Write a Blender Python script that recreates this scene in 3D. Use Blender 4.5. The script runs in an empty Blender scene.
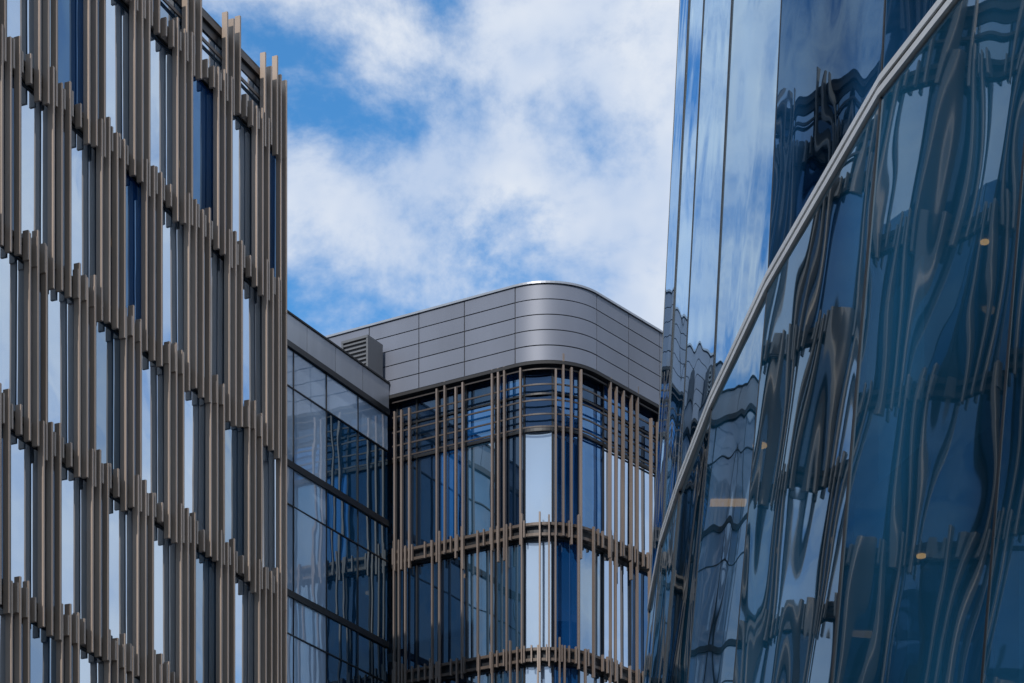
import bpy, math, random
from mathutils import Vector
random.seed(11)
CAMZ=1.6
# ------------------------------------------------------------ materials
def newmat(name):
    m=bpy.data.materials.new(name); m.use_nodes=True
    nt=m.node_tree; nt.nodes.clear()
    out=nt.nodes.new('ShaderNodeOutputMaterial')
    return m,nt,out
def noise(nt,scale,detail=3,rough=.5,vec=None,dist=0):
    n=nt.nodes.new('ShaderNodeTexNoise'); n.inputs['Scale'].default_value=scale
    n.inputs['Detail'].default_value=detail; n.inputs['Roughness'].default_value=rough
    n.inputs['Distortion'].default_value=dist
    if vec is not None: nt.links.new(vec,n.inputs['Vector'])
    return n
def objco(nt,scale=(1,1,1),loc=(0,0,0)):
    t=nt.nodes.new('ShaderNodeTexCoord'); mp=nt.nodes.new('ShaderNodeMapping')
    mp.inputs['Scale'].default_value=scale; mp.inputs['Location'].default_value=loc
    nt.links.new(t.outputs['Object'],mp.inputs['Vector']); return mp.outputs['Vector']
def solid(name,col,rough=.5,metal=0,var=.15,nscale=1.5,streak=True,bump=0,spec=.5):
    m,nt,out=newmat(name)
    b=nt.nodes.new('ShaderNodeBsdfPrincipled')
    v=objco(nt,(1,1,.25) if streak else (1,1,1))
    n=noise(nt,nscale,3,.6,v)
    r=nt.nodes.new('ShaderNodeMapRange'); r.inputs['From Min'].default_value=.3; r.inputs['From Max'].default_value=.7
    r.inputs['To Min'].default_value=1-var; r.inputs['To Max'].default_value=1+var
    nt.links.new(n.outputs['Fac'],r.inputs['Value'])
    mx=nt.nodes.new('ShaderNodeVectorMath'); mx.operation='SCALE'; mx.inputs[0].default_value=col
    nt.links.new(r.outputs['Result'],mx.inputs['Scale'])
    g=nt.nodes.new('ShaderNodeNewGeometry'); r2=nt.nodes.new('ShaderNodeMapRange')
    r2.inputs['To Min'].default_value=1-var*.8; r2.inputs['To Max'].default_value=1+var*.8
    nt.links.new(g.outputs['Random Per Island'],r2.inputs['Value'])
    mx2=nt.nodes.new('ShaderNodeVectorMath'); mx2.operation='SCALE'
    nt.links.new(mx.outputs[0],mx2.inputs[0]); nt.links.new(r2.outputs['Result'],mx2.inputs['Scale'])
    nt.links.new(mx2.outputs[0],b.inputs['Base Color'])
    b.inputs['Roughness'].default_value=rough; b.inputs['Metallic'].default_value=metal
    b.inputs['Specular IOR Level'].default_value=spec
    if bump:
        bp=nt.nodes.new('ShaderNodeBump'); bp.inputs['Distance'].default_value=bump; n2=noise(nt,nscale*3,2,.6,objco(nt))
        nt.links.new(n2.outputs['Fac'],bp.inputs['Height']); nt.links.new(bp.outputs[0],b.inputs['Normal'])
    nt.links.new(b.outputs[0],out.inputs['Surface']); return m
def glass(name,r0,rmax,trans=None,wave=.02,wscale=.8,refcol=(.9,.95,1),sc3=(1,1,1),body=(.008,.014,.022),tmix=.6,bvar=0):
    m,nt,out=newmat(name)
    L=nt.links
    bp=nt.nodes.new('ShaderNodeBump'); bp.inputs['Distance'].default_value=wave
    n=noise(nt,wscale,1,.4,objco(nt,sc3),.2); L.new(n.outputs['Fac'],bp.inputs['Height'])
    gl=nt.nodes.new('ShaderNodeBsdfGlossy'); gl.inputs['Roughness'].default_value=.01; gl.inputs['Color'].default_value=(*refcol,1)
    L.new(bp.outputs[0],gl.inputs['Normal'])
    lw=nt.nodes.new('ShaderNodeFresnel'); lw.inputs['IOR'].default_value=1.5
    mr=nt.nodes.new('ShaderNodeMapRange'); mr.inputs['From Min'].default_value=.04; mr.inputs['From Max'].default_value=.6
    mr.inputs['To Min'].default_value=r0; mr.inputs['To Max'].default_value=rmax
    L.new(lw.outputs[0],mr.inputs['Value'])
    df=nt.nodes.new('ShaderNodeBsdfDiffuse'); df.inputs['Color'].default_value=(*body,1)
    if bvar:
        nn=noise(nt,.35,2,.5,objco(nt,(1,1,.35),(5,2,1)))
        rr=nt.nodes.new('ShaderNodeMapRange'); rr.inputs['From Min'].default_value=.35; rr.inputs['From Max'].default_value=.65
        rr.inputs['To Min'].default_value=1-bvar; rr.inputs['To Max'].default_value=1+bvar; L.new(nn.outputs['Fac'],rr.inputs['Value'])
        vm=nt.nodes.new('ShaderNodeVectorMath'); vm.operation='SCALE'; vm.inputs[0].default_value=body; L.new(rr.outputs['Result'],vm.inputs['Scale']); L.new(vm.outputs[0],df.inputs['Color'])
    base=df.outputs[0]
    if trans:
        tr=nt.nodes.new('ShaderNodeBsdfTransparent'); tr.inputs['Color'].default_value=(*trans,1)
        mxa=nt.nodes.new('ShaderNodeMixShader'); mxa.inputs[0].default_value=tmix
        L.new(df.outputs[0],mxa.inputs[1]); L.new(tr.outputs[0],mxa.inputs[2]); base=mxa.outputs[0]
    mx=nt.nodes.new('ShaderNodeMixShader'); L.new(mr.outputs['Result'],mx.inputs[0])
    L.new(base,mx.inputs[1]); L.new(gl.outputs[0],mx.inputs[2])
    L.new(mx.outputs[0],out.inputs['Surface']); return m
def lamp(name,col,s):
    m,nt,out=newmat(name); e=nt.nodes.new('ShaderNodeEmission'); e.inputs[0].default_value=(*col,1); e.inputs[1].default_value=s
    nt.links.new(e.outputs[0],out.inputs['Surface']); return m

M={}
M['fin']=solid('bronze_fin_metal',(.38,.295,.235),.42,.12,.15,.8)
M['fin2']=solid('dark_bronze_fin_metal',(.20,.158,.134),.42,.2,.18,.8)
M['rail']=solid('bronze_rail_metal',(.10,.076,.062),.45,.2,.15)
M['rail2']=solid('dark_rail_metal',(.055,.045,.042),.5,.2,.15)
M['frame']=solid('charcoal_frame',(.016,.018,.022),.4,.2,.2)
M['panel']=solid('grey_metal_panel',(.165,.182,.23),.48,.12,.10,.6,bump=.0015)
M['joint']=solid('dark_joint',(.02,.02,.022),.7,0,.1)
M['vent']=solid('vent_metal',(.13,.135,.145),.5,.2,.1)
M['coping']=solid('aluminium_coping',(.33,.35,.39),.35,.4,.08)
M['beam']=solid('pale_aluminium_beam',(.62,.65,.68),.38,.2,.08)
M['slab']=solid('concrete_slab',(.16,.17,.18),.8,0,.15)
M['core']=solid('interior_wall',(.20,.27,.30),.8,0,.2,.4)
M['blind']=solid('interior_blind',(.25,.42,.47),.8,0,.15,.5)
M['roof']=solid('roof_membrane',(.12,.12,.125),.9,0,.15)
M['stone']=solid('stone_cladding',(.36,.33,.29),.75,0,.12,.8)
M['asphalt']=solid('asphalt',(.05,.05,.052),.9,0,.2,3,False)
M['pave']=solid('paving',(.24,.23,.22),.85,0,.15,2,False)
M['kerb']=solid('kerb_stone',(.3,.3,.29),.8,0,.1,2,False)
M['paint']=solid('road_paint',(.75,.75,.72),.7,0,.1,4,False)
M['ground']=solid('ground_mat',(.16,.16,.15),.9,0,.2,.1,False)
M['warm']=lamp('warm_lamp',(1,.32,.08),3.0)
M['gl_sky']=glass('clear_reflective_glass',.70,.88,wave=.008,wscale=.7,refcol=(.72,.85,1),body=(.06,.11,.17),bvar=.5)
M['gl_mid']=glass('mid_glass',.42,.78,wave=.010,wscale=.7,refcol=(.66,.83,1),body=(.02,.06,.11),bvar=.5)
M['gl_dark']=glass('navy_glass',.12,.45,trans=(.10,.2,.36),wave=.010,wscale=.7,refcol=(.45,.68,1),body=(.006,.02,.05),tmix=.5)
M['gl_blue']=glass('blue_glass',.26,.62,wave=.012,wscale=.7,refcol=(.36,.64,1),body=(.005,.05,.17),bvar=.5)
M['gl_link']=glass('link_glass',.45,.8,wave=.014,wscale=.7,refcol=(.62,.84,1),body=(.006,.035,.075),bvar=.6)
M['gl_light']=glass('painted_reflection_glass',.3,.65,wave=.010,wscale=.7,refcol=(.86,.94,1),body=(.34,.45,.60),bvar=.22)  # bright sky reflection put into a pale body colour
M['gl_right']=glass('teal_wavy_glass',.19,.70,trans=(.25,.5,.65),wave=.024,wscale=.42,refcol=(.74,.89,1),sc3=(1,1,.6),body=(.012,.078,.16),tmix=.42,bvar=.7)
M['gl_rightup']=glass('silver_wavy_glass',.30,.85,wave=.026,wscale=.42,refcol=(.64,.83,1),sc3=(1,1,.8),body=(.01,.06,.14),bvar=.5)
M['gl_rightdark']=glass('painted_dark_wavy_glass',.08,.42,wave=.034,wscale=.42,refcol=(.45,.70,1),sc3=(1,1,.8),body=(.005,.03,.075),bvar=.8)  # glass darkened to stand in for the reflection of a dark building

# ------------------------------------------------------------ mesh helpers
class MB:
    def __init__(s): s.v=[]; s.f=[]
    def quad(s,a,b,c,d):
        i=len(s.v); s.v+= [tuple(a),tuple(b),tuple(c),tuple(d)]; s.f.append((i,i+1,i+2,i+3))
    def hexa(s,p):
        i=len(s.v); s.v+=[tuple(q) for q in p]
        for f in ((3,2,1,0),(4,5,6,7),(0,1,5,4),(1,2,6,5),(2,3,7,6),(3,0,4,7)): s.f.append(tuple(i+k for k in f))
    def box(s,c,u,w,n,d0,d1,z0,z1):
        q=[]
        for a,b in ((-w/2,d1),(w/2,d1),(w/2,d0),(-w/2,d0)):
            q.append((c[0]+u[0]*a+n[0]*b,c[1]+u[1]*a+n[1]*b))
        s.hexa([(x,y,z0) for x,y in q]+[(x,y,z1) for x,y in q])
    def beam(s,a,b,na,nb,d0,d1,z0,z1):
        q=[(a[0]+na[0]*d1,a[1]+na[1]*d1),(b[0]+nb[0]*d1,b[1]+nb[1]*d1),(b[0]+nb[0]*d0,b[1]+nb[1]*d0),(a[0]+na[0]*d0,a[1]+na[1]*d0)]
        s.hexa([(x,y,z0) for x,y in q]+[(x,y,z1) for x,y in q])
    def prism(s,poly,z0,z1):
        i=len(s.v); n=len(poly)
        s.v+=[(x,y,z0) for x,y in poly]+[(x,y,z1) for x,y in poly]
        s.f.append(tuple(i+k for k in range(n))[::-1]); s.f.append(tuple(i+n+k for k in range(n)))
        for k in range(n):
            j=(k+1)%n; s.f.append((i+k,i+j,i+n+j,i+n+k))
    def obj(s,name,mat,parent=None,bevel=0,smooth=False):
        me=bpy.data.meshes.new(name); me.from_pydata(s.v,[],s.f); me.update()
        o=bpy.data.objects.new(name,me); bpy.context.scene.collection.objects.link(o)
        me.materials.append(M[mat])
        if parent: o.parent=parent
        if bevel:
            b=o.modifiers.new('bevel','BEVEL'); b.width=bevel; b.segments=1; b.limit_method='ANGLE'
        return o
def empty(name):
    e=bpy.data.objects.new(name,None); bpy.context.scene.collection.objects.link(e); return e
def disc(mb,x,y,z,r,h=.06,n=14):
    mb.prism([(x+r*math.cos(2*math.pi*k/n),y+r*math.sin(2*math.pi*k/n)) for k in range(n)],z-h,z)

# ============================================================ LEFT: fin-clad building
L=empty('fin_clad_office_building')
A=(-11.22,52.6); u=(.3904,.9207); n=(.9207,-.3904)
def LP(s,d=0): return (A[0]+u[0]*s+n[0]*d, A[1]+u[1]*s+n[1]*d)
S0,S1=-46.0,13.22
bands=[1.80+4*k+CAMZ for k in range(9)]
roofz=35.5+CAMZ
fins=MB(); fins2=MB(); rails=MB(); frames=MB(); brk=MB()
G={k:MB() for k in ('gl_sky','gl_mid','gl_dark','gl_blue','gl_light')}
bay=2.0; gd=-.27; sp=.335
nb=int((S1-S0)/bay)
for fi,zb in enumerate(bands):
    zt=bands[fi+1] if fi+1<len(bands) else roofz-.35
    top=fi+1==len(bands)
    off=(.0,.95,.35,1.35,.6,.05,1.0,.45,.9)[fi]
    for b in range(-1,nb+1):
        base=S1-.12-(b+1)*bay+off
        k=random.choice((3,3,3,3,3,4))
        for j in range(6):
            s=base+j*sp+(.012*random.uniform(-1,1))
            if s<S0 or s>S1-.42: continue
            if j<k:
                z0=zb-random.choice((.35,.45,.55)); z1=zt+random.choice((.3,.4,.5))
                if top: z1=roofz+random.choice((.05,.25,.5))
                fins.box(LP(s),u,.065,n,-.16,0,z0,z1)
            else:
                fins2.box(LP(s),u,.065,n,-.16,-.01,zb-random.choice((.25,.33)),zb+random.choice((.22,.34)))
    for q_,s in enumerate((S1-.34,S1-.04)):
        fins.box(LP(s),u,.065,n,-.16,0,zb-(.5,.3)[(q_+fi)%2],(roofz+.1 if top else zt-(.502,.302)[(q_+fi+1)%2]))
    for dz in (-.17,.13):
        rails.box(LP((S0+S1)/2),u,S1-S0,n,-.21,-.165,zb+dz-.065,zb+dz+.065)
    frames.box(LP((S0+S1)/2),u,S1-S0-.02,n,gd-.25,gd+.03,zb-.24,zb+.20)
    for b in range(nb+1):
        sa=S1-.12-(b+1)*bay+off
        cuts=((sa+.22,sa+1.02,'d'),(sa+1.02,sa+2.22,'s'))
        for (a,c,kd) in cuts:
            a=max(a,S0); c=min(c,S1-.12)
            if c-a<.05: continue
            r=random.random()
            if kd=='s': g='gl_sky' if r<.70 else ('gl_light' if r<.73 else ('gl_mid' if r<.92 else 'gl_blue'))
            else: g='gl_dark' if r<.85 else ('gl_blue' if r<.9 else 'gl_mid')
            t=[gd+random.uniform(-.009,.009) for _ in range(3)]
            t.append(t[0]+t[2]-t[1])
            z0,z1=zb+.20,zt-.24
            p=[LP(a+.02,t[0]),LP(c-.02,t[1]),LP(c-.02,t[2]),LP(a+.02,t[3])]
            G[g].quad((*p[0],z0),(*p[1],z0),(*p[2],z1),(*p[3],z1))
            frames.box(LP(a),u,.055,n,gd-.12,gd+.04,z0,z1)
        if sa+1.7<S1: brk.box(LP(sa+1.55),u,.05,n,gd+.03,-.16,zb-.05,zb+.05)
rails.box(LP((S0+S1)/2),u,S1-S0,n,-.33,-.165,roofz-.35,roofz-.2)
rails.box(LP((S0+S1)/2),u,S1-S0,n,-.21,-.165,roofz-.95,roofz-.87)
frames.box(LP((S0+S1)/2),u,S1-S0-.02,n,gd-.3,gd+.03,roofz-.59,roofz-.05)
fins.obj('fins',"fin",L,.005); fins2.obj('fin_stubs','fin',L,.005); rails.obj('rails','rail',L); frames.obj('window_frames','frame',L); brk.obj('brackets','rail',L)
for k,g in G.items():
    if g.v: g.obj('glazing_'+k,k,L)
sl=MB(); core=MB(); lam=MB()
for zb in bands:
    sl.box(LP((S0+S1)/2),u,S1-S0-.5,n,-16,gd-.27,zb-.3,zb+.1)
    for b in range(nb):
        if random.random()<.45:
            x,y=LP(S1-1-b*bay,gd-1.2-random.random()*2); disc(lam,x,y,zb-.32,.16)
core.box(LP((S0+S1)/2),u,S1-S0-1,n,-12,-6,0,roofz-1)
sl.box(LP((S0+S1)/2),u,S1-S0-.04,n,-18,gd-.31,roofz-.7,roofz-.2)
wal=MB(); wal.box(LP(S1-.10),u,.16,n,-18,gd-.02,0,roofz-.72); wal.box(LP(S0+.1),u,.25,n,-18,gd-.3,0,roofz-.02); wal.box(LP((S0+S1)/2),u,S1-S0-.6,n,-18.3,-18.01,0,roofz)
base=MB(); base.box(LP((S0+S1)/2),u,S1-S0,n,gd-.3,gd+.05,0,bands[0]-.5)
sl.obj('floor_slabs','slab',L); core.obj('core_walls','core',L); lam.obj('ceiling_lamps','warm',L); wal.obj('end_walls','joint',L); base.obj('plinth','stone',L)

# ============================================================ CENTRE: rounded corner building
C=empty('rounded_corner_office_building')
dl=Vector((1.713,-1)).normalized(); dr=Vector((.803,1)).normalized()
P0=Vector((.1,76.8)); R=2.05
h0=math.atan2(dl.y,dl.x); h1=math.atan2(dr.y,dr.x); turn=h1-h0; AL=R*turn
cen=P0+Vector((-dl.y,dl.x))*R
def CP(s,d=0):
    if s<0: p=P0+dl*s; t=dl
    elif s>AL:
        e=cen+Vector((math.sin(h1),-math.cos(h1)))*R; p=e+dr*(s-AL); t=dr
    else:
        h=h0+s/R; p=cen+Vector((math.sin(h),-math.cos(h)))*R; t=Vector((math.cos(h),math.sin(h)))
    nn=Vector((t.y,-t.x)); q=p+nn*d
    return (q.x,q.y),(t.x,t.y),(nn.x,nn.y)
def SX(x):
    if x<515: return (x-515)/26.2
    if x<597: return (x-515)/82*AL
    return AL+(x-597)/17.9
CL,CR=-13.0,16.0
def samples(a,b,st=.14):
    pts=[a]
    for k in range(0,int(AL/st)+1):
        s=k*AL/int(AL/st)
        if a+1e-4<s<b-1e-4: pts.append(s)
    pts.append(b); return pts
def sweep(mb,a,b,d0,d1,z0,z1):
    ps=samples(a,b); i=len(mb.v)
    for s in ps:
        o=CP(s,d1)[0]; q=CP(s,d0)[0]
        mb.v+=[(*o,z0),(*o,z1),(*q,z1),(*q,z0)]
    for k in range(len(ps)-1):
        j=i+4*k
        for a_,b_ in ((0,1),(1,2),(2,3),(3,0)): mb.f.append((j+a_,j+4+a_,j+4+b_,j+b_))
    mb.f.append((i,i+1,i+2,i+3)); j=i+4*(len(ps)-1); mb.f.append((j+3,j+2,j+1,j))
zt=35.6+CAMZ; zpb=33.15+CAMZ
pan=MB(); jb=MB(); cop=MB()
joints=[CL,-9.6,-7.7,-5.6,-3.65,-1.9,0,AL,AL+1.75,AL+3.5,AL+5.3,AL+7.1,AL+9,AL+11,CR]
rows=5; rh=(zt-zpb)/rows
for r in range(rows):
    for a,b in zip(joints[:-1],joints[1:]):
        sweep(pan,a+.016,b-.016,-.06+random.uniform(-.004,.002),random.uniform(-.004,.004),zpb+r*rh+.016,zpb+(r+1)*rh-.016)
sweep(jb,CL,CR,-.3,-.03,zpb,zt)
sweep(cop,CL,CR,-.45,.05,zt+.003,zt+.07)
sweep(jb,CL,CR,-.6,.01,zpb-.1,zpb-.003)
po=pan.obj('parapet_panels','panel',C)
for p in po.data.polygons: p.use_smooth=True
po.data.set_sharp_from_angle(angle=math.radians(25))
jb.obj('parapet_backing','joint',C); cop.obj('coping','coping',C)
cf=MB(); crl=MB(); ctr=MB(); cg={k:MB() for k in ('gl_sky','gl_mid','gl_dark','gl_blue','gl_light')}; cfr=MB()
gi=-.36
floors=[27.84-4*k+CAMZ for k in range(7)]
topx=[394,401,409,437,445,456,463,492,498,504,520,553,560,568,578,611,617,624,632,638,652,659]
for x in topx:
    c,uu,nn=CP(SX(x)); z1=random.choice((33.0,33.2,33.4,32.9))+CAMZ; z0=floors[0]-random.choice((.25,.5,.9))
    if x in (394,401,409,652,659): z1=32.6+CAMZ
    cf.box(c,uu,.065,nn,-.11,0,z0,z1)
lowsets=[[393,399,405,432,440,462,478,492,507,522,538,546,553,575,594,611,616,638,651,658],
 [395,402,431,437,458,478,492,510,516,536,556,562,584,612,618,630,648,654]]
for k,zb in enumerate(floors[1:]):
    for x in lowsets[k%2]:
        c,uu,nn=CP(SX(x+random.uniform(-1,1)))
        cf.box(c,uu,.055,nn,-.10,0,zb-random.choice((.3,.45,.6)),zb+4+random.choice((.25,.4,.5)))
for zb in floors:
    s=SX(392)
    while s<SX(663):
        if random.random()<.7:
            c,uu,nn=CP(s); cf.box(c,uu,.05,nn,-.10,-.01,zb-.28,zb+.26)
        s+=.25
    for dz in (-.18,.16):
        sweep(crl,SX(390),CR,-.17,-.115,zb+dz-.045,zb+dz+.045)
    sweep(cfr,CL,CR,gi-.2,gi+.1,zb-.3,zb+.18)
s=SX(664)
while s<CR:
    for zb in floors:
        if random.random()<.6:
            c,uu,nn=CP(s+random.uniform(-.1,.1)); cf.box(c,uu,.07,nn,-.10,0,zb-.4,zb+4.2)
    s+=.6
for z in (32.95,32.45,31.95,31.5,31.1):
    sweep(ctr,SX(390),CR,-.15,-.115,z+CAMZ-.025,z+CAMZ+.025)
gx=[392,412,434,462,491,520,551,582,611,638,665,690]
gs=[CL,-10,-8,-6.2]+[SX(x) for x in gx]+[AL+7,AL+9,AL+11,AL+13,CR]
top_kind={392:'gl_dark',412:'gl_dark',434:'gl_blue',462:'gl_mid',491:'gl_dark',520:'gl_light',551:'gl_blue',582:'gl_blue',611:'gl_sky',638:'gl_sky'}  # pane kinds paint in reflected tones, and shade at the left end
low_kind={392:'gl_dark',412:'gl_dark',434:'gl_dark',462:'gl_mid',491:'gl_mid',520:'gl_light',551:'gl_blue',582:'gl_mid',611:'gl_sky',638:'gl_blue'}
def pane(a,b,z0,z1,kind,tilt=.008):
    t0=random.uniform(-tilt,tilt); t1=random.uniform(-tilt,tilt); p,q=a+.02,b-.02
    A_=CP(p,gi+t0)[0];B_=CP(q,gi+t0)[0];C_=CP(q,gi+t1)[0];D_=CP(p,gi+t1)[0]
    cg[kind].quad((*A_,z0),(*B_,z0),(*C_,z1),(*D_,z1))
xs=[None]*4+gx
for k,zb in enumerate(floors):
    z0=zb+.18; z1=(31.04+CAMZ) if k==0 else zb+3.7
    for i,(a,b) in enumerate(zip(gs[:-1],gs[1:])):
        x=xs[i] if i<len(xs) else None
        kind=(top_kind if k==0 else low_kind).get(x) or random.choice(('gl_mid','gl_dark','gl_sky'))
        pane(a,b,z0,z1,kind)
        if k==0:
            pane(a,b,31.14+CAMZ,32.2+CAMZ,'gl_blue' if x in (462,551,582) else 'gl_dark')
            pane(a,b,32.26+CAMZ,33.04+CAMZ,'gl_blue' if x in (491,551,611) else 'gl_dark')
        c,uu,nn=CP(a); cfr.box(c,uu,.06,nn,gi-.12,gi+.06,z0,(33.04+CAMZ) if k==0 else z1)
sweep(cfr,CL,CR,gi-.12,gi+.05,31.04+CAMZ,31.14+CAMZ); sweep(cfr,CL,CR,gi-.12,gi+.05,32.2+CAMZ,32.26+CAMZ)
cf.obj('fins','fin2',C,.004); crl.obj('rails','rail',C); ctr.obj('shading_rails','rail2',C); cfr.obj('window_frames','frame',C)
for k,g in cg.items():
    if g.v: g.obj('glazing_'+k,k,C)
fp=[CP(s,gi-.25)[0] for s in samples(CL,CR,.3)]
back=(CP(CL,-12)[0],CP(CR,-12)[0]); poly=fp+[back[1],back[0]]
csl=MB(); ccore=MB(); clm=MB()
for zb in floors: csl.prism(poly,zb-.35,zb+.05)
csl.prism(poly,zpb-.1,zpb+.2)
pc=Vector(CP(0,-6)[0])+Vector((1.2,3)); a_=CP(CL+1,-6)[0]; b_=CP(CR-1,-6)[0]
ccore.prism([a_,tuple(pc),b_,CP(CR-1,-9)[0],(pc.x,pc.y+7),CP(CL+1,-9)[0]],0,zpb-.2)
for zb in floors+[floors[0]+4]:
    for s in (-3,-.8,1.5,3.6,5.5):
        x,y=CP(s,gi-1.5)[0]
        if random.random()<.6: disc(clm,x,y,zb-.37,.13)
csl.obj('floor_slabs','slab',C); ccore.obj('core_walls','core',C); clm.obj('ceiling_lamps','warm',C)
Vt=empty('rooftop_vent_unit'); vb=MB(); vc=CP(-5.45,.65)
vz=33.75+CAMZ
vb.box(vc[0],vc[1],1.05,vc[2],-.45,.45,vz-.5,vz+.06); vb.box(vc[0],vc[1],1.05,vc[2],-.45,.45,vz+.95,vz+1.03)
for k in range(6): vb.box(vc[0],vc[1],1.0,vc[2],-.43,.43,vz+.13+k*.14,vz+.185+k*.14)
vb.box(vc[0],vc[1],.88,vc[2],-.36,.36,vz+.065,vz+.94)
for sx in (-.49,.49):
    p=(vc[0][0]+vc[1][0]*sx,vc[0][1]+vc[1][1]*sx); vb.box(p,vc[1],.07,vc[2],-.44,.44,vz+.061,vz+.949)
vb.obj('louvres','vent',Vt)

# ============================================================ LINK
K=empty('glass_link_building')
ku=Vector((.547,1)).normalized(); kn=(ku.y,-ku.x); ku=(ku.x,ku.y); KE=(-4.1,79.2)
def KP(s,d=0): return (KE[0]+ku[0]*s+kn[0]*d,KE[1]+ku[1]*s+kn[1]*d)
kl=-13.0; ks=MB(); kg=MB(); kg2=MB(); kf=MB(); ksl=MB(); kw=MB(); kc=MB()
ztop=33.5+CAMZ
n_p=8
for i in range(n_p):
    a=kl+i*(-kl)/n_p; b=kl+(i+1)*(-kl)/n_p
    ks.beam(KP(a+.01),KP(b-.01),kn,kn,-.06,.05,ztop-.82,ztop)
kc.box(KP(kl/2),ku,-kl,kn,-.5,.09,ztop+.003,ztop+.06)
lv=[ztop-.95]+[28.9+CAMZ-4*k for k in range(8)]
kf.box(KP(kl/2),ku,-kl,kn,-.15,.09,ztop-1.02,ztop-.84)
for k in range(len(lv)-1):
    z1=lv[k]-.1; z0=lv[k+1]+.1
    if z0<0: z0=.05
    for i in range(7):
        a=kl+i*(-kl)/7; b=a+(-kl)/7
        zc=z1-1.15
        for q0,q1,up in ((z0,zc-.02,0),(zc+.02,z1,1)):
            t=[random.uniform(-.012,.012) for _ in range(3)]; t.append(t[0]+t[2]-t[1])
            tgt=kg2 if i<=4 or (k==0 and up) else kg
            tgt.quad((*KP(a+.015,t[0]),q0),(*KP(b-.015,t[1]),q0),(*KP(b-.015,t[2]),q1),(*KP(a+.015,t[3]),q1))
        kf.box(KP(a),ku,.035,kn,-.1,.03,z0,z1)
    kf.box(KP(kl/2),ku,-kl,kn,-.15,.06,lv[k+1]-.1,lv[k+1]+.1)
    kf.box(KP(kl/2),ku,-kl,kn,-.05,.035,zc-.018,zc+.018)
    ksl.box(KP(kl/2),ku,-kl-.4,kn,-8,-.16,lv[k+1]-.2,lv[k+1]+.1)
ksl.box(KP(kl/2),ku,-kl-.2,kn,-9,-.1,ztop-.5,ztop-.05)
kw.box(KP(kl/2),ku,-kl-.2,kn,-9.2,-5,0,ztop-.6)
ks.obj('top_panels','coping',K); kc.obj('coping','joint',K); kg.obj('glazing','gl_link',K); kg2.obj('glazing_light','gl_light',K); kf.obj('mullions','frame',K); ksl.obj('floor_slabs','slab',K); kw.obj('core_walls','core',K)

# ============================================================ RIGHT: slanted curved glass building
Rb=empty('slanted_glass_office_building')
V=[(15.5,4),(11.6,10.5),(8.9,16.2),(7.1,21),(5.65,25.4),(4.53,29.45),(3.69,34.6),(3.225,38.7),(2.95,42.2),(2.807,44.9),(2.79,48.6),(3.6,53),(6.2,57),(10.5,60),(16,61)]
ns=[]
for i in range(len(V)):
    a=V[max(i-1,0)]; b=V[min(i+1,len(V)-1)]; t=Vector((b[0]-a[0],b[1]-a[1])).normalized(); ns.append((-t.y,t.x))
ZC=16+CAMZ
def RO(z): return .088*(ZC-z) if z<ZC else -.05*(z-ZC)
def RP(i,z,d=0):
    o=RO(z)+d; return (V[i][0]+ns[i][0]*o,V[i][1]+ns[i][1]*o,z)
tiers=[(.3,4.6),(4.75,ZC-.02),(ZC+.3,ZC+13),(ZC+13.15,ZC+25)]
rg=MB(); rgu=MB(); rgd=MB(); rm=MB(); rb_=MB(); rs=MB(); rc=MB(); rbl=MB(); rl=MB()
for ti,(z0,z1) in enumerate(tiers):
    for i in range(len(V)-1):
        t=[random.uniform(-.01,.01) for _ in range(3)]; t.append(t[0]+t[2]-t[1])
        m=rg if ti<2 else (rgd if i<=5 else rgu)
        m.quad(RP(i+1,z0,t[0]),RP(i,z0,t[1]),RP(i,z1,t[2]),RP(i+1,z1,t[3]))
    for i in range(len(V)):
        tt=Vector((-ns[i][1],ns[i][0]))
        def q(z,a,d): p=RP(i,z,d); return (p[0]+tt.x*a,p[1]+tt.y*a,z)
        w=.022
        rm.hexa([q(z0,-w,.015),q(z0,w,.015),q(z0,w,-.1),q(z0,-w,-.1),q(z1,-w,.015),q(z1,w,.015),q(z1,w,-.1),q(z1,-w,-.1)])
def ring(mb,z0,z1,d0,d1):
    for i in range(len(V)-1):
        mb.hexa([RP(i,z0,d1),RP(i+1,z0,d1),RP(i+1,z0,d0),RP(i,z0,d0),RP(i,z1,d1),RP(i+1,z1,d1),RP(i+1,z1,d0),RP(i,z1,d0)])
ring(rb_,ZC,ZC+.09,-.05,.05); ring(rb_,ZC+.17,ZC+.26,-.05,.04); ring(rm,ZC+.092,ZC+.168,-.05,.01)
ring(rm,4.62,4.73,-.1,.03); ring(rm,ZC+13.02,ZC+13.13,-.1,.03)
for z in (4.7,8.7,12.7,ZC+.2,20.8+.9,25.7,30.7,34.7,38.7,42.4):
    pl=[RP(i,z,-.35)[:2] for i in range(len(V))]+[(30,61),(30,4)]
    rs.prism(pl,z-.35,z+.1)
zl=ZC-.16
disc(rl,6.26,38.7,zl,.20,.03,20); disc(rl,4.11,39.8,zl,.12,.03); disc(rl,6.46,32.8,zl,.06,.03)
rl.box((3.75,42.3),(1,0),.75,(0,-1),-.12,.12,zl-.05,zl); disc(rl,5.2,30.5,12.34,.06,.03)
rc.prism([(V[i][0]+5.5,V[i][1]) for i in range(1,13)]+[(29,57),(29,8)],0,ZC+24.4)
for i in range(3,11):
    for zz in (8.8,12.8):
        if random.random()<.6:
            a=random.uniform(.05,.5); b=a+random.uniform(.2,.45)
            pa=(V[i][0]*(1-a)+V[i+1][0]*a+.9,V[i][1]*(1-a)+V[i+1][1]*a); pb=(V[i][0]*(1-b)+V[i+1][0]*b+.9,V[i][1]*(1-b)+V[i+1][1]*b)
            rbl.beam(pa,pb,(-1,0),(-1,0),-.02,.02,zz+.002,zz+3.4)
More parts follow.
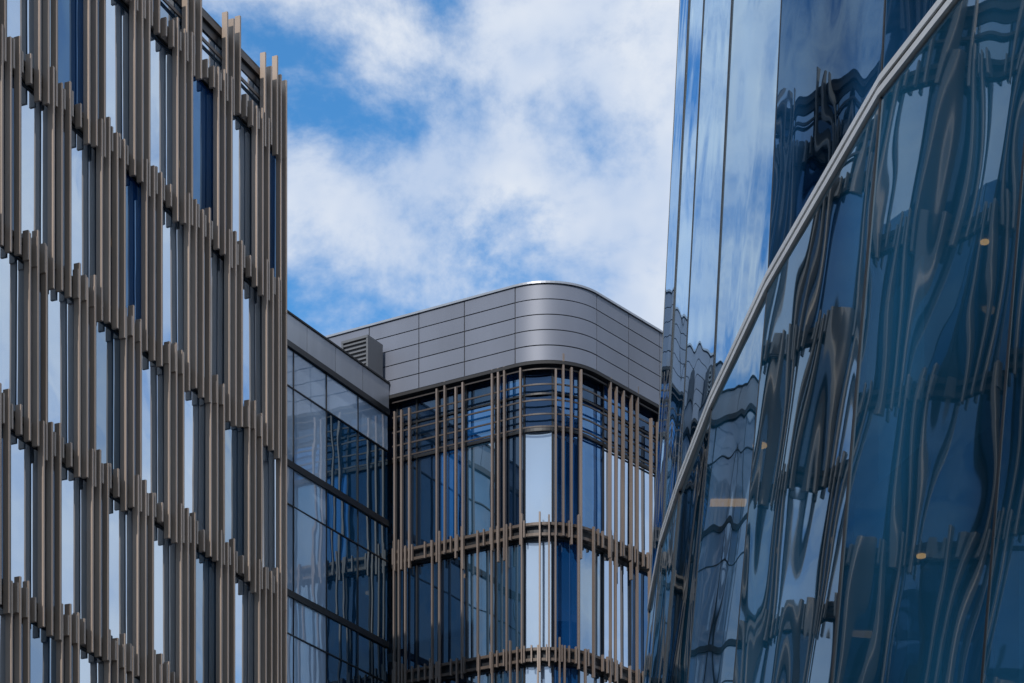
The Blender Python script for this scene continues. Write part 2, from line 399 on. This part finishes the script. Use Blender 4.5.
rg.obj('lower_glazing','gl_right',Rb); rgu.obj('upper_glazing','gl_rightup',Rb); rgd.obj('upper_glazing_darkened','gl_rightdark',Rb); rm.obj('mullions','frame',Rb); rb_.obj('belt_beams','beam',Rb)
rs.obj('floor_slabs','slab',Rb); rc.obj('core_walls','core',Rb); rbl.obj('blinds','blind',Rb); rl.obj('ceiling_lamps','warm',Rb)

# ============================================================ surrounding blocks (behind viewpoint, unseen; added for dark reflections in glass)
def block(x0,y0,x1,y1,h,mat):
    e=empty('unseen_office_building'); w=MB(); g=MB(); fr=MB()
    w.prism([(x0+.3,y0+.3),(x1-.3,y0+.3),(x1-.3,y1-.3),(x0+.3,y1-.3)],0,h-.5)
    for (a,b) in (((x0,y0),(x1,y0)),((x1,y0),(x1,y1)),((x1,y1),(x0,y1)),((x0,y1),(x0,y0))):
        d=Vector((b[0]-a[0],b[1]-a[1])); ln=d.length; d.normalize(); nn=(d.y,-d.x); k=max(1,int(ln/3)); st=ln/k
        for z in range(0,int(h),4):
            fr.beam(a,b,nn,nn,-.3,.0,z,min(z+1.2,h))
        for i in range(k+1):
            c=(a[0]+d.x*i*st,a[1]+d.y*i*st); fr.box(c,(d.x,d.y),.7,nn,-.28,.05,0,h)
        p=[(a[0]-nn[0]*.2,a[1]-nn[1]*.2),(b[0]-nn[0]*.2,b[1]-nn[1]*.2)]
        g.quad((*p[0],0),(*p[1],0),(*p[1],h-.6),(*p[0],h-.6))
    w.obj('core','roof',e); g.obj('glazing','gl_mid',e); fr.obj('facade_grid',mat,e)
block(-60,-60,-16,-18,34,'stone'); block(14,-70,60,-12,46,'stone'); block(45,60,90,110,26,'stone')

# ============================================================ ground
def flat(name,mat,poly,z):
    m=MB(); m.v=[(x,y,z) for x,y in poly]; m.f=[tuple(range(len(poly)))]; return m.obj(name,mat)
flat('ground','ground',[(-3000,-3000),(3000,-3000),(3000,3000),(-3000,3000)],0)
flat('road','asphalt',[(-6,-120),(2,-120),(-1,66),(-7,66)],.004)
for nm,a in (('pavement',[(-9,-120),(-6.15,-120),(-7.15,66),(-9,66)]),('pavement',[(2.15,-120),(5,-120),(1.4,66),(-.85,66)])):
    m=MB(); m.prism(a,.001,.12); m.obj(nm,'pave')
for pl in ([(-6.15,-120),(-6,-120),(-7,66),(-7.15,66)],[(2,-120),(2.15,-120),(-.85,66),(-1,66)]):
    m=MB(); m.prism(pl,.0015,.125); m.obj('kerb','kerb')
m=MB()
for k in range(28):
    y=-100+k*6; x=-2-(y+120)/186*2; m.quad((x-.06,y,.008),(x+.06,y,.008),(x+.03,y+3,.008),(x-.09,y+3,.008))
m.obj('road_markings','paint')

# ============================================================ sky + sun
sc=bpy.context.scene
sd=Vector((-.30,-.78,.60)).normalized()
el=math.asin(sd.z); az=math.atan2(sd.x,sd.y)
w=bpy.data.worlds.new('World'); sc.world=w; w.use_nodes=True; nt=w.node_tree; nt.nodes.clear(); LK=nt.links
out=nt.nodes.new('ShaderNodeOutputWorld'); bg=nt.nodes.new('ShaderNodeBackground'); bg.inputs[1].default_value=.145; LK.new(bg.outputs[0],out.inputs[0])
sky=nt.nodes.new('ShaderNodeTexSky'); sky.sky_type='NISHITA'; sky.sun_disc=False; sky.sun_elevation=el; sky.sun_rotation=az
tc=nt.nodes.new('ShaderNodeTexCoord'); D=tc.outputs['Generated']
mp=nt.nodes.new('ShaderNodeMapping'); mp.inputs['Location'].default_value=(3.1,1.7,.4); mp.inputs['Scale'].default_value=(1,1,1.3); LK.new(D,mp.inputs[0])
n1=noise(nt,14,7,.62,mp.outputs[0],.15)
def math_(op,a,b):
    m=nt.nodes.new('ShaderNodeMath'); m.operation=op
    for i,v in enumerate((a,b)):
        if isinstance(v,(int,float)): m.inputs[i].default_value=v
        else: LK.new(v,m.inputs[i])
    return m.outputs[0]
acc=n1.outputs['Fac']
def ang(px,py): return Vector(((px-512)/2400,1,(1400-py)/2400)).normalized()
banks=[(ang(*q_[:2]),q_[2],q_[3]) for q_ in ((355,95,.028,-.17),(590,120,.022,-.14),(305,265,.028,-.15),(412,130,.020,-.12),(450,15,.012,-.08),(650,60,.05,.09),(520,70,.03,.08),(400,215,.03,.08),(600,260,.05,.04),(310,170,.014,.10))]
banks+=[(Vector((.87,.45,.40)).normalized(),.38,.12)]  # unseen cloud bank, added so the windows reflect brightly
for dv,r,amp in banks:
    vd=nt.nodes.new('ShaderNodeVectorMath'); vd.operation='DISTANCE'; LK.new(D,vd.inputs[0]); vd.inputs[1].default_value=dv
    q=math_('DIVIDE',vd.outputs['Value'],r); q=math_('MULTIPLY',q,q); q=math_('MULTIPLY',q,-1); q=math_('EXPONENT',q,0); q=math_('MULTIPLY',q,amp)
    acc=math_('ADD',acc,q)
cr=nt.nodes.new('ShaderNodeMapRange'); cr.interpolation_type='SMOOTHSTEP'; cr.inputs['From Min'].default_value=.31; cr.inputs['From Max'].default_value=.60
LK.new(acc,cr.inputs['Value'])
mp2=nt.nodes.new('ShaderNodeMapping'); mp2.inputs['Location'].default_value=(1.1,.7,2.4); LK.new(D,mp2.inputs[0])
n2=noise(nt,13,4,.6,mp2.outputs[0],0)
cc=nt.nodes.new('ShaderNodeMix'); cc.data_type='RGBA'; cc.inputs['A'].default_value=(3.5,4.3,5.7,1); cc.inputs['B'].default_value=(5.4,5.75,6.3,1)
r2=nt.nodes.new('ShaderNodeMapRange'); r2.inputs['From Min'].default_value=.35; r2.inputs['From Max'].default_value=.60; LK.new(n2.outputs['Fac'],r2.inputs['Value']); LK.new(r2.outputs['Result'],cc.inputs['Factor'])
tint=nt.nodes.new('ShaderNodeMix'); tint.data_type='RGBA'; tint.blend_type='MULTIPLY'; tint.inputs['Factor'].default_value=1; LK.new(sky.outputs[0],tint.inputs['A']); tint.inputs['B'].default_value=(.40,.93,1.28,1)
mn=nt.nodes.new('ShaderNodeVectorMath'); mn.operation='MINIMUM'; LK.new(tint.outputs['Result'],mn.inputs[0]); mn.inputs[1].default_value=(3.2,4.2,6.0)
mx=nt.nodes.new('ShaderNodeMix'); mx.data_type='RGBA'; LK.new(cr.outputs['Result'],mx.inputs['Factor']); LK.new(mn.outputs[0],mx.inputs['A']); LK.new(cc.outputs['Result'],mx.inputs['B'])
LK.new(mx.outputs['Result'],bg.inputs[0])
sun=bpy.data.lights.new('sun','SUN'); sun.energy=3.0; sun.angle=math.radians(.5); sun.color=(1,.95,.89)
so=bpy.data.objects.new('sun',sun); so.rotation_euler=sd.to_track_quat('Z','Y').to_euler(); so.location=(0,0,80); sc.collection.objects.link(so)
sc.view_settings.view_transform='Standard'; sc.view_settings.look='None'; sc.view_settings.exposure=0
cam=bpy.data.cameras.new('camera'); co=bpy.data.objects.new('camera',cam); sc.collection.objects.link(co)
co.location=(0,0,CAMZ); co.rotation_euler=(math.radians(90),0,0)
cam.sensor_width=36; cam.lens=36*2400/1024; cam.shift_y=(1400-341.5)/1024; cam.clip_end=8000
sc.camera=co
